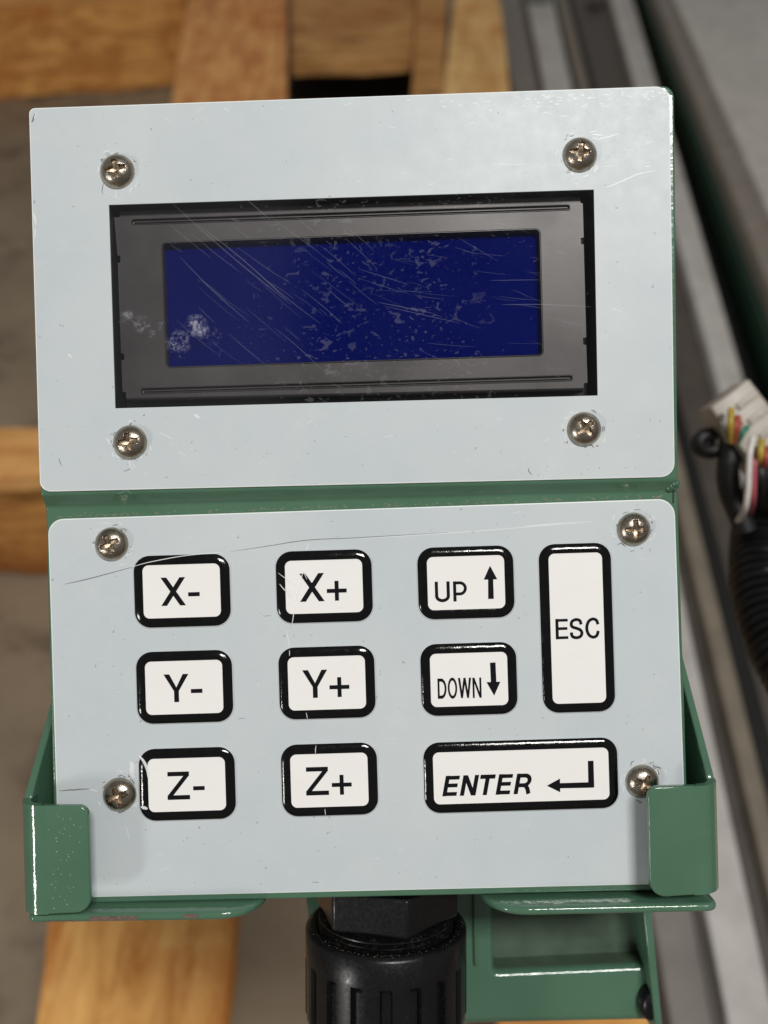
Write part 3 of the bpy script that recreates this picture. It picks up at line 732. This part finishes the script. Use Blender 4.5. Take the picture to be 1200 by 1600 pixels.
# ------------------------------------------------------------------ green cradle that holds the pendant
cradle = dev_empty('holding_cradle', (0, -81, -34), 'green painted steel cradle with two front lips holding the keypad unit by its lower corners', 'bracket')
ZL = 7.0; TK = 1.6
def xy(px, py, z): p = D(px, py, z); return Vector((p.x, p.y))
for side in (-1, 1):
    if side < 0:
        oT, oB = xy(37.5, 1259, ZL), xy(42.5, 1431, ZL)            # outer edge, top and bottom
        iT, iB = xy(137, 1259.5, ZL), xy(142.5, 1426, ZL)
        ymid = -1
    else:
        oT, oB = xy(1116.5, 1227, ZL), xy(1120.5, 1396, ZL)
        iT, iB = xy(1012, 1230, ZL), xy(1016, 1403, ZL)
    oT.x = xy(37.5 if side < 0 else 1116.5, 1243, ZL - 4.7).x; oB.x = xy(42.5 if side < 0 else 1120.5, 1414, ZL - 4.7).x
    s = -side                                                       # direction from outer to inner
    # lip plate (front face), inner corners rounded, outer side runs into the bend
    rb = 4.7
    def lerp(a, b, t): return a + (b - a) * t
    oT2 = oT + (iT - oT).normalized() * rb; oB2 = oB + (iB - oB).normalized() * rb
    poly = round_poly([tuple(oT2), tuple(iT), tuple(iB), tuple(oB2)], [0, 2.0, 3.0, 0], 6)
    parts = [prism(poly, ZL - TK, ZL)]
    lipo = dev('front_lip', *parts[0], GREEN_GLOSS, cradle, smooth=0, bevel=.00035, seg=3)
    rings = []
    for e, (o_, dirn) in enumerate(((oT, (iT - oT).normalized()), (oB, (iB - oB).normalized()))):
        c = o_ + dirn * rb
        pr = [Vector((c.x + dirn.x * 1.3, c.y + dirn.y * 1.3, ZL - .05)), Vector((c.x + dirn.x * 1.2, c.y + dirn.y * 1.2, ZL + .006))]
        for i in range(11):
            q = math.pi / 2 * i / 10
            pr.append(Vector((c.x - dirn.x * rb * math.sin(q), c.y - dirn.y * rb * math.sin(q), ZL - rb + rb * math.cos(q))))
        pr.append(Vector((o_.x, o_.y, ZL - rb - 3)))
        inn = [Vector((o_.x + dirn.x * TK, o_.y + dirn.y * TK, ZL - rb - 3))]
        for i in range(10, -1, -1):
            q = math.pi / 2 * i / 10; r2 = rb - TK
            inn.append(Vector((c.x - dirn.x * r2 * math.sin(q), c.y - dirn.y * r2 * math.sin(q), ZL - rb + r2 * math.cos(q))))
        rings.append(pr + inn)
    dev('lip_bend', *loft(rings), GREEN_GLOSS, lipo, smooth=40)
    # side plate: slanted front edge
    d = (oB - oT).normalized()
    L = (oB - oT).length
    # points along the outer line (s from oT), z
    up_pts = [(-21.5, -14.2), (-30, -26), (-34, -40), (L, -40), (L, ZL - rb), (0, ZL - rb), (-.3, ZL - rb + .2)]
    k1 = (-17.0, -15.0) if side < 0 else (-25.0, -18.5)
    prof = [(0.0, ZL - rb - .02), (-1.0, ZL - rb - .6), k1, (k1[0] * 1.9, k1[1] * 1.9 - 3), (k1[0] * 1.9 - 2, -42), (L + .3, -42), (L, ZL - rb - .02)]
    def sp(off):
        n_ = (iT - oT).normalized()
        return [Vector((oT.x + d.x * a + n_.x * off, oT.y + d.y * a + n_.y * off, z)) for a, z in prof]
    dev('side_plate', *loft([sp(0.02), sp(TK - .02)]), GREEN, cradle, smooth=0, bevel=.0003, seg=2)
# shelves (bottom plates)
def shelf(pts_xz, yref_l, yref_r, xl, xr, name='bottom_shelf'):
    def yy(x): return yref_l + (yref_r - yref_l) * (x - xl) / (xr - xl)
    top = [Vector((x, yy(x), z)) for x, z in pts_xz]; bot = [Vector((x, yy(x) - 1.75, z)) for x, z in pts_xz]
    return dev(name, *loft([bot, top]), GREEN_GLOSS, cradle, smooth=0, bevel=.0008, seg=5)
SZ = 4.6
lx = D(42, 1430, SZ).x; rx = D(415, 1405, -2.5).x
yl, yr = D(42, 1426, SZ).y, D(400, 1414, 0).y
yl = -79.9; yr = -78.6
pl = round_poly([(lx, -34), (lx, SZ), (rx, SZ), (rx, -34)], [0, 1.5, 9, 0], 10)
sh1 = shelf(pl, -79.6, -78.9, lx, rx)
lx2 = D(752, 1400, -2).x; rx2 = D(1124, 1412, SZ).x
pl = round_poly([(lx2, -34), (lx2, SZ), (rx2, SZ), (rx2, -34)], [0, 9, 2.2, 0], 10)
sh2 = shelf(pl, -78.35, -77.35, lx2, rx2)
# worn paint on the left shelf's front edge
def edge_patch(x0, x1, f0, f1, n=12):
    v, f = [], []
    for i in range(n + 1):
        x = x0 + (x1 - x0) * i / n; p = D(x, 1438, SZ); yb = -79.6 + .7 * (p.x - lx) / (rx - lx)
        a = yb - .45 - .75 * f0 * random.uniform(.6, 1.3); b_2 = yb - .45 - .75 * f1 * random.uniform(.7, 1.1)
        v += [(p.x, a, SZ + .015), (p.x, b_2, SZ + .015)]
    for i in range(n): f.append((2*i, 2*i+1, 2*i+3, 2*i+2))
    return v, f
dev('worn_paint', *join([edge_patch(140, 214, .1, 1.3), edge_patch(286, 310, -.1, .9, 6), edge_patch(62, 120, 1.1, 1.4)]), RUST, sh1, smooth=0, kind='stuff')
# back plate and the arm below
bl, br = D(60, 1405, -36).x, D(1100, 1390, -36).x
dev('back_plate', *prism([(-69, -79.5), (63, -77.5), (63, -20), (-69, -20)], -44, -38), GREEN, cradle, smooth=0, bevel=.0006)
# arm: pressed glossy channel behind the gland
def AP(px, py, z): return D(px, py, z)
arm_top = [AP(467, 1380, -52), AP(1012, 1380, -52)]
arm_v = [AP(467, 1370, -50), AP(1016, 1370, -50), AP(1016, 1600, -50), AP(467, 1600, -50)]
zc_ = -36
rec = [(770, 1372), (1004, 1372), (1012, 1508), (772, 1519)]
outl = [(467, 1300), (1008, 1294), (1030, 1583), (500, 1594)]
rp0 = Vector((sum(p[0] for p in rec) / 4, sum(p[1] for p in rec) / 4))
def rring(d): return round_poly([(x + (-d if x < rp0.x else d), y + (-d if y < rp0.y else d)) for x, y in rec], 5 + d, 6)
v, f = sheet(outl, [rring(11)], lambda x, y: AP(x, y, zc_) + Vector((0, 0, -2)), lambda x, y: AP(x, y, zc_))
arm = dev('arm_plate', v, f, GREEN_GLOSS, cradle, smooth=0)
rings = []
for i in range(9):
    q = i / 8 * math.pi / 2; rings.append([AP(*p, zc_ + .01) + Vector((0, 0, -1.8 * (1 - math.cos(q)))) for p in rring(11 - 11 * math.sin(q))])
rings.append([AP(*p, zc_) + Vector((0, 0, -7)) for p in rring(-.5)])
dev('arm_recess', *loft(rings[:-1], cap0=False, cap1=False), GREEN_GLOSS, arm, smooth=60)
dev('arm_floor', *loft(rings[-2:], cap0=False, cap1=True), GREEN_SATIN, arm, smooth=60)
lw = [AP(500, 1594, zc_), AP(1030, 1583, zc_)]
dev('arm_bend', *loft([[Vector((p.x, p.y - 2.2 * math.sin(q), zc_ + .01 - 2.2 * (1 - math.cos(q)))) for p in lw] for q in [R(10*k) for k in range(10)]], closed=False, cap0=False, cap1=False), GREEN_GLOSS, arm, smooth=60)
fl = [(1003, 1400), (1016, 1400), (1038, 1625), (1026, 1625)]
q0 = [AP(x, y, -31) for x, y in fl]
dev('arm_flange', *loft([[Vector((p.x, p.y, -31)) for p in q0], [Vector((p.x, p.y, -66)) for p in q0]]), GREEN, cradle, smooth=0, bevel=.0004)
fl = [(738, 1385), (744, 1385), (748, 1510), (741, 1510)]
q0 = [AP(x, y, -34.8) for x, y in fl]
dev('arm_rib', *loft([[Vector((p.x, p.y, -34.8)) for p in q0], [Vector((p.x, p.y, -36)) for p in q0]]), GREEN, arm, smooth=0, bevel=.0004)
bc = AP(1018, 1572, -33)
dev('bolt', *loft([[bc + Vector((0, 0, 0)) + Vector((math.cos(a) * r, math.sin(a) * r * 1.5, z)) for a in [2*math.pi*j/20 for j in range(20)]] for r, z in ((2.7, -6), (2.7, -1), (2.3, .2), (1.5, .8), (.4, 1.0))]), BLK, cradle, smooth=50)
# sparkle of the left lip's glossy paint, put in as pale dots
FL = []
for _ in range(42):
    x = random.gauss(98, 18); y = random.uniform(1266, 1420)
    if x < 74 or x > 134: continue
    FL.append((wig((x, y), (x + random.uniform(.8, 2.2), y + random.uniform(-1.4, 1.4)), 3, .3), random.uniform(.7, 1.7)))
lips = [o for o in cradle.children if o.name.startswith('front_lip')]
marks('painted_glints', FL, GLINT, lips[0], lambda x, y, h: D(x, y, ZL + h), .012)

# ------------------------------------------------------------------ floor
FZ = -0.165
fl_ = wld('floor', [(-6, -3, FZ), (6, -3, FZ), (6, 12, FZ), (-6, 12, FZ)], [(0, 1, 2, 3)], m_floor(), smooth=0)
tagset(fl_, 'stained brown grey concrete floor', None, kind='structure')

# ------------------------------------------------------------------ timber
WD_O = m_wood('orange_pine', (.80, .41, .12), (.42, .165, .038), 0)
WD_OY = m_wood('orange_pine_lengthwise', (.82, .46, .15), (.46, .185, .042), 1)
WD_R = m_wood('reddish_pine', (.80, .42, .15), (.50, .19, .06), 1)
WD_L = m_wood('pale_pine', (.80, .52, .22), (.52, .28, .09), 1)
WD_OX = m_wood('honey_pine_crosswise', (.80, .46, .17), (.50, .24, .07), 0)
WD_B = m_wood('brown_rough_timber', (.56, .27, .075), (.24, .095, .025), 0)
WD_D = m_wood('weathered_pine', (.60, .33, .12), (.36, .17, .055), 0)
def board(name, quad, z, th, mat, parent, nu=16, nv=4, amp=.0015, label=None):
    q = [W(x, y, z) for x, y in quad]   # TL TR BR BL
    def top(i, j):
        a = q[0].lerp(q[1], i/nu); b = q[3].lerp(q[2], i/nu); return a.lerp(b, j/nv)
    ph = random.uniform(0, 9)
    T = []
    for j in range(nv + 1):
        for i in range(nu + 1):
            p = top(i, j)
            p += Vector((math.sin(p.y*37+ph)*amp, math.sin(p.x*41+ph*2)*amp + math.sin(p.x*113+ph)*amp*.5, math.sin(p.x*23+p.y*31+ph)*amp)); T.append(p)
    n = len(T); v = T + [p - Vector((0, 0, th)) for p in T]; f = []; w = nu + 1
    for j in range(nv):
        for i in range(nu):
            a = j*w + i; f += [(a, a+1, a+1+w, a+w), (a+n, a+w+n, a+1+w+n, a+1+n)]
    for i in range(nu): f += [(i, i+n, i+1+n, i+1), (nv*w+i, nv*w+i+1, nv*w+i+1+n, nv*w+i+n)]
    for j in range(nv): f += [(j*w, (j+1)*w, (j+1)*w+n, j*w+n), (j*w+nu, j*w+nu+n, (j+1)*w+nu+n, (j+1)*w+nu)]
    return wld(name, v, f, mat, parent, smooth=45, bevel=.002, seg=2, label=label)
pal1 = world_empty('wooden_pallet', (-.25, .35, FZ), 'orange pine pallet lying on the floor behind and below the green cradle', 'pallet')
board('deck_board', [(-260, 676), (520, 655), (520, 726), (-260, 750)], 0.0, .020, WD_OX, pal1, nu=30)
board('stringer', [(-260, 690), (520, 670), (520, 733), (-260, 757)], -.0205, .142, WD_B, pal1, nu=30, amp=.003)
board('deck_board', [(84, 1330), (372, 1330), (346, 1720), (44, 1720)], 0.0, .022, WD_OY, pal1)
board('deck_board', [(775, 1560), (1015, 1552), (1040, 1700), (770, 1700)], -.05, .022, WD_O, pal1, nv=3)
pal2 = world_empty('timber_crate', (-.4, 1.6, FZ), 'stacked reddish and orange timber beams on the floor beyond the display end', 'timber')
board('beam', [(-320, -62), (305, -88), (287, 0), (-320, 36)], 0.0, .163, WD_O, pal2, nu=30)
board('upright_board', [(312, -120), (449, -120), (447, 190), (262, 190)], .012, .02, WD_R, pal2)
board('cross_board', [(457, -110), (660, -115), (655, 86), (455, 94)], -.01, .03, WD_D, pal2)
board('split_post', [(655, -60), (700, -60), (690, 175), (640, 175)], .02, .06, WD_D, pal2)
board('pale_post', [(718, -80), (772, -80), (800, 175), (688, 175)], .03, .09, WD_L, pal2)
board('gap_shade', [(455, 92), (650, 88), (648, 190), (452, 192)], -.11, .05, m_flat('gap_shade_black', (.022, .018, .014), .8, nscale=.02), pal2)  # dark gap below the cross board, its shade put into an added board's colour

# ------------------------------------------------------------------ machine frame at the right
mach = world_empty('machine_frame', (.45, .6, FZ), 'grey and dark green machine bed rails running past the right of the keypad unit', 'machine')
def mm_(name, c, r, metal=0.0): return m_flat(name, c, r, metal, nscale=.03, namt=.14, bump=0)
def band(name, l0, ls, r0, rs, z, th, mat, label=None, bev=.002):
    y0, y1 = -160, 1900
    q = [(l0 + ls*y0, y0), (r0 + rs*y0, y0), (r0 + rs*y1, y1), (l0 + ls*y1, y1)]
    P = [W(x, y, z) for x, y in q]
    v = P + [p - Vector((0, 0, th)) for p in P]
    f = [(0, 1, 2, 3), (7, 6, 5, 4), (0, 4, 5, 1), (1, 5, 6, 2), (2, 6, 7, 3), (3, 7, 4, 0)]
    return wld(name, v, f, mat, mach, smooth=0, bevel=bev, seg=3, label=label)
GA = mm_('brown_grey_steel', (.21, .188, .172), .5); GB = mm_('light_grey_steel', (.50, .48, .455), .5)
GC = mm_('beige_steel', (.20, .17, .13), .45); GD = mm_('dark_grey_steel', (.080, .066, .056), .5); GI = mm_('pale_table_top', (.50, .475, .44), .35)
GH = mm_('taupe_table_edge', (.22, .195, .165), .45)
GK = mm_('black_gap', (.004, .004, .004), .7)
band('outer_rail', 777, .169, 814, .188, -.080, .05, GA)
band('rail_gap', 813, .187, 824, .195, -.088, .05, GD)
band('guide_rail', 823, .197, 864, .218, -.076, .05, GB, 'light grey guide rail')
band('rail_gap', 863, .217, 872, .240, -.088, .05, GD)
band('beige_rail', 871, .238, 887, .250, -.074, .05, GC)
band('rail_gap', 886, .249, 894, .270, -.088, .05, GK)
band('channel', 893, .268, 956, .280, -.092, .05, GD)
band('light_rail', 955, .279, 989, .292, -.074, .05, GB)
band('shade_gap', 988, .290, 1012, .365, -.12, .03, GK)  # solid bar in the gap; the shadow there is put into its black
band('side_beam', 1009, .362, 1027, .395, -.060, .07, DGREEN)
band('table_edge', 1026, .394, 1056, .445, -.030, .03, GH)
band('table_top', 1055, .444, 1700, 1.0, -.020, .03, GI)
for x, y in ((930, 8),):
    c = W(x, y, -.088)
    wld('rail_bolt', *loft([[c + Vector((math.cos(a)*r, math.sin(a)*r, z)) for a in [2*math.pi*j/16 for j in range(16)]] for r, z in ((.020, 0), (.020, .008), (.013, .010), (.011, .004))]), GD, mach, smooth=40)
c = W(842, -2, -.07)
wld('rail_clamp', *loft([[c + Vector((math.cos(a)*r, math.sin(a)*r*.8, z)) for a in [2*math.pi*j/20 for j in range(20)]] for r, z in ((.026, 0), (.026, .012), (.018, .018), (.004, .019))]), mm_('grey_green', (.2, .23, .19), .5), mach, smooth=40)

# ------------------------------------------------------------------ wiring at the right
TT = .31
WHT = m_flat('white_nylon', (.46, .42, .365), .45, nscale=.3)
conn = world_empty('wire_connector', CP(1160, 660, TT), 'translucent white plug with yellow, red and green wires, above the black corrugated tube', 'connector')
ax = (CP(1235, 735, TT) - CP(1140, 610, TT)).normalized()
side = (CP(1190, 600, TT) - CP(1130, 660, TT)).normalized(); side = (side - ax * side.dot(ax)).normalized(); nr = ax.cross(side).normalized()
if nr.dot(-FW) < 0: nr = -nr
c0 = CP(1131, 622, TT)
def obox(c, la, lb, lc, x0=0):
    v = [c + ax * (x0 + a * la) + side * (b2 * lb / 2) + nr * (e * lc / 2) for a in (0, 1) for b2 in (-1, 1) for e in (-1, 1)]
    return v, [(0, 1, 3, 2), (4, 6, 7, 5), (0, 4, 5, 1), (2, 3, 7, 6), (0, 2, 6, 4), (1, 5, 7, 3)]
wld('plug_body', *obox(c0, .055, .0158, .014, -.001), WHT, conn, smooth=0, bevel=.0008)
for i in range(6):
    wld('plug_rib', *obox(c0 + nr * .0072 + side * .003, .0024, .0080, .0016, .003 + i * .0062), WHT, conn, smooth=0, bevel=.0003)
def cmat(n, c): return m_flat(n, c, .4, nscale=.3, bump=0)
YEL, RED, GRN, GRY, WHW, PNK = cmat('yellow_wire', (.45, .33, .05)), cmat('red_wire', (.36, .07, .045)), cmat('green_wire', (.03, .20, .12)), cmat('grey_wire', (.10, .09, .07)), cmat('white_wire', (.72, .69, .66)), cmat('crimson_wire', (.38, .08, .10))
def wire(name, pts, r, mat, parent, t=None):
    return wld(name, *sweep(catmull([CP(x, y, d) for x, y, d in pts], 6), r, 10), mat, parent, smooth=70)
wire('wire', [(1128, 648, TT-.016), (1127, 668, TT-.017), (1135, 690, TT-.014)], .0009, GRY, conn)
wire('wire', [(1143, 640, TT-.016), (1141, 662, TT-.019), (1141, 690, TT-.014)], .0011, YEL, conn)
wire('wire', [(1153, 652, TT-.016), (1149, 668, TT-.018), (1146, 690, TT-.014)], .0011, RED, conn)
wire('wire', [(1157, 660, TT-.016), (1152, 672, TT-.017), (1148, 692, TT-.014)], .0009, RED, conn)
wire('wire', [(1167, 668, TT-.015), (1160, 677, TT-.017), (1150, 694, TT-.013)], .0010, GRN, conn)
wire('wire', [(1190, 688, TT-.016), (1188, 708, TT-.018), (1187, 728, TT-.014)], .0012, YEL, conn)
wire('wire', [(1200, 700, TT-.016), (1197, 716, TT-.018), (1193, 732, TT-.014)], .0012, RED, conn)
wire('wire', [(1186, 720, TT-.012), (1189, 750, TT-.014), (1188, 790, TT+.002)], .0022, RUBBER, conn)
wire('wire', [(1203, 722, TT-.012), (1201, 750, TT-.014), (1196, 790, TT+.002)], .0022, RUBBER, conn)
wire('wire', [(1176, 684, TT-.018), (1171, 715, TT-.019), (1169, 760, TT-.018), (1164, 795, TT-.014), (1152, 815, TT)], .0010, WHW, conn)
wire('wire', [(1181, 700, TT-.014), (1178, 730, TT-.016), (1176, 780, TT-.014), (1172, 800, TT)], .0011, PNK, conn)
sl_ = wld('sleeve', *sweep(catmull([CP(x, y, TT + .001) for x, y in ((1143, 682), (1141, 705), (1137, 740), (1141, 770), (1153, 800), (1166, 830))], 6), .0037, 14), RUBBER, conn, smooth=70)
lp = [CP(1107 + 15*math.cos(a), 693 + 13*math.sin(a), TT + .004) for a in [R(20 + 30*i) for i in range(11)]]
wld('cable_tie', *sweep(catmull(lp, 4), .0026, 10), RUBBER, conn, smooth=70)
wld('tie_mount', *sweep(catmull([CP(x, y, TT + .002) for x, y in ((1142, 795), (1150, 788), (1160, 790), (1160, 806), (1149, 815))], 6), .0017, 10), WHT, conn, smooth=70)

tube_px = [(1238, 738), (1212, 768), (1196, 810), (1190, 860), (1192, 905), (1202, 955), (1220, 1005), (1246, 1055), (1285, 1110), (1330, 1160)]
path = catmull([CP(x, y, TT + .030 - .0075 * i) for i, (x, y) in enumerate(tube_px)], 60)
# resample evenly
acc = [0]
for a, b in zip(path, path[1:]): acc.append(acc[-1] + (b - a).length)
step = .00032; npt = int(acc[-1] / step); ev = []; j = 0
for i in range(npt):
    s_ = i * step
    while acc[j+1] < s_: j += 1
    ev.append(path[j].lerp(path[j+1], (s_ - acc[j]) / (acc[j+1] - acc[j])))
def crad(i):
    k = (i * step / .0030) % 1; return .0094 + .0013 * (1 if .18 < k < .62 else (k/.18 if k <= .18 else max(0, 1 - (k-.62)/.18)))
tube = wld('corrugated_tube', *sweep(ev, crad, 28), m_dusty_black('ribbed_black_plastic', (.005, .005, .005), .3), None, smooth=35)
tagset(tube, 'black corrugated cable tube curving in at the right edge below the white plug', 'cable tube')
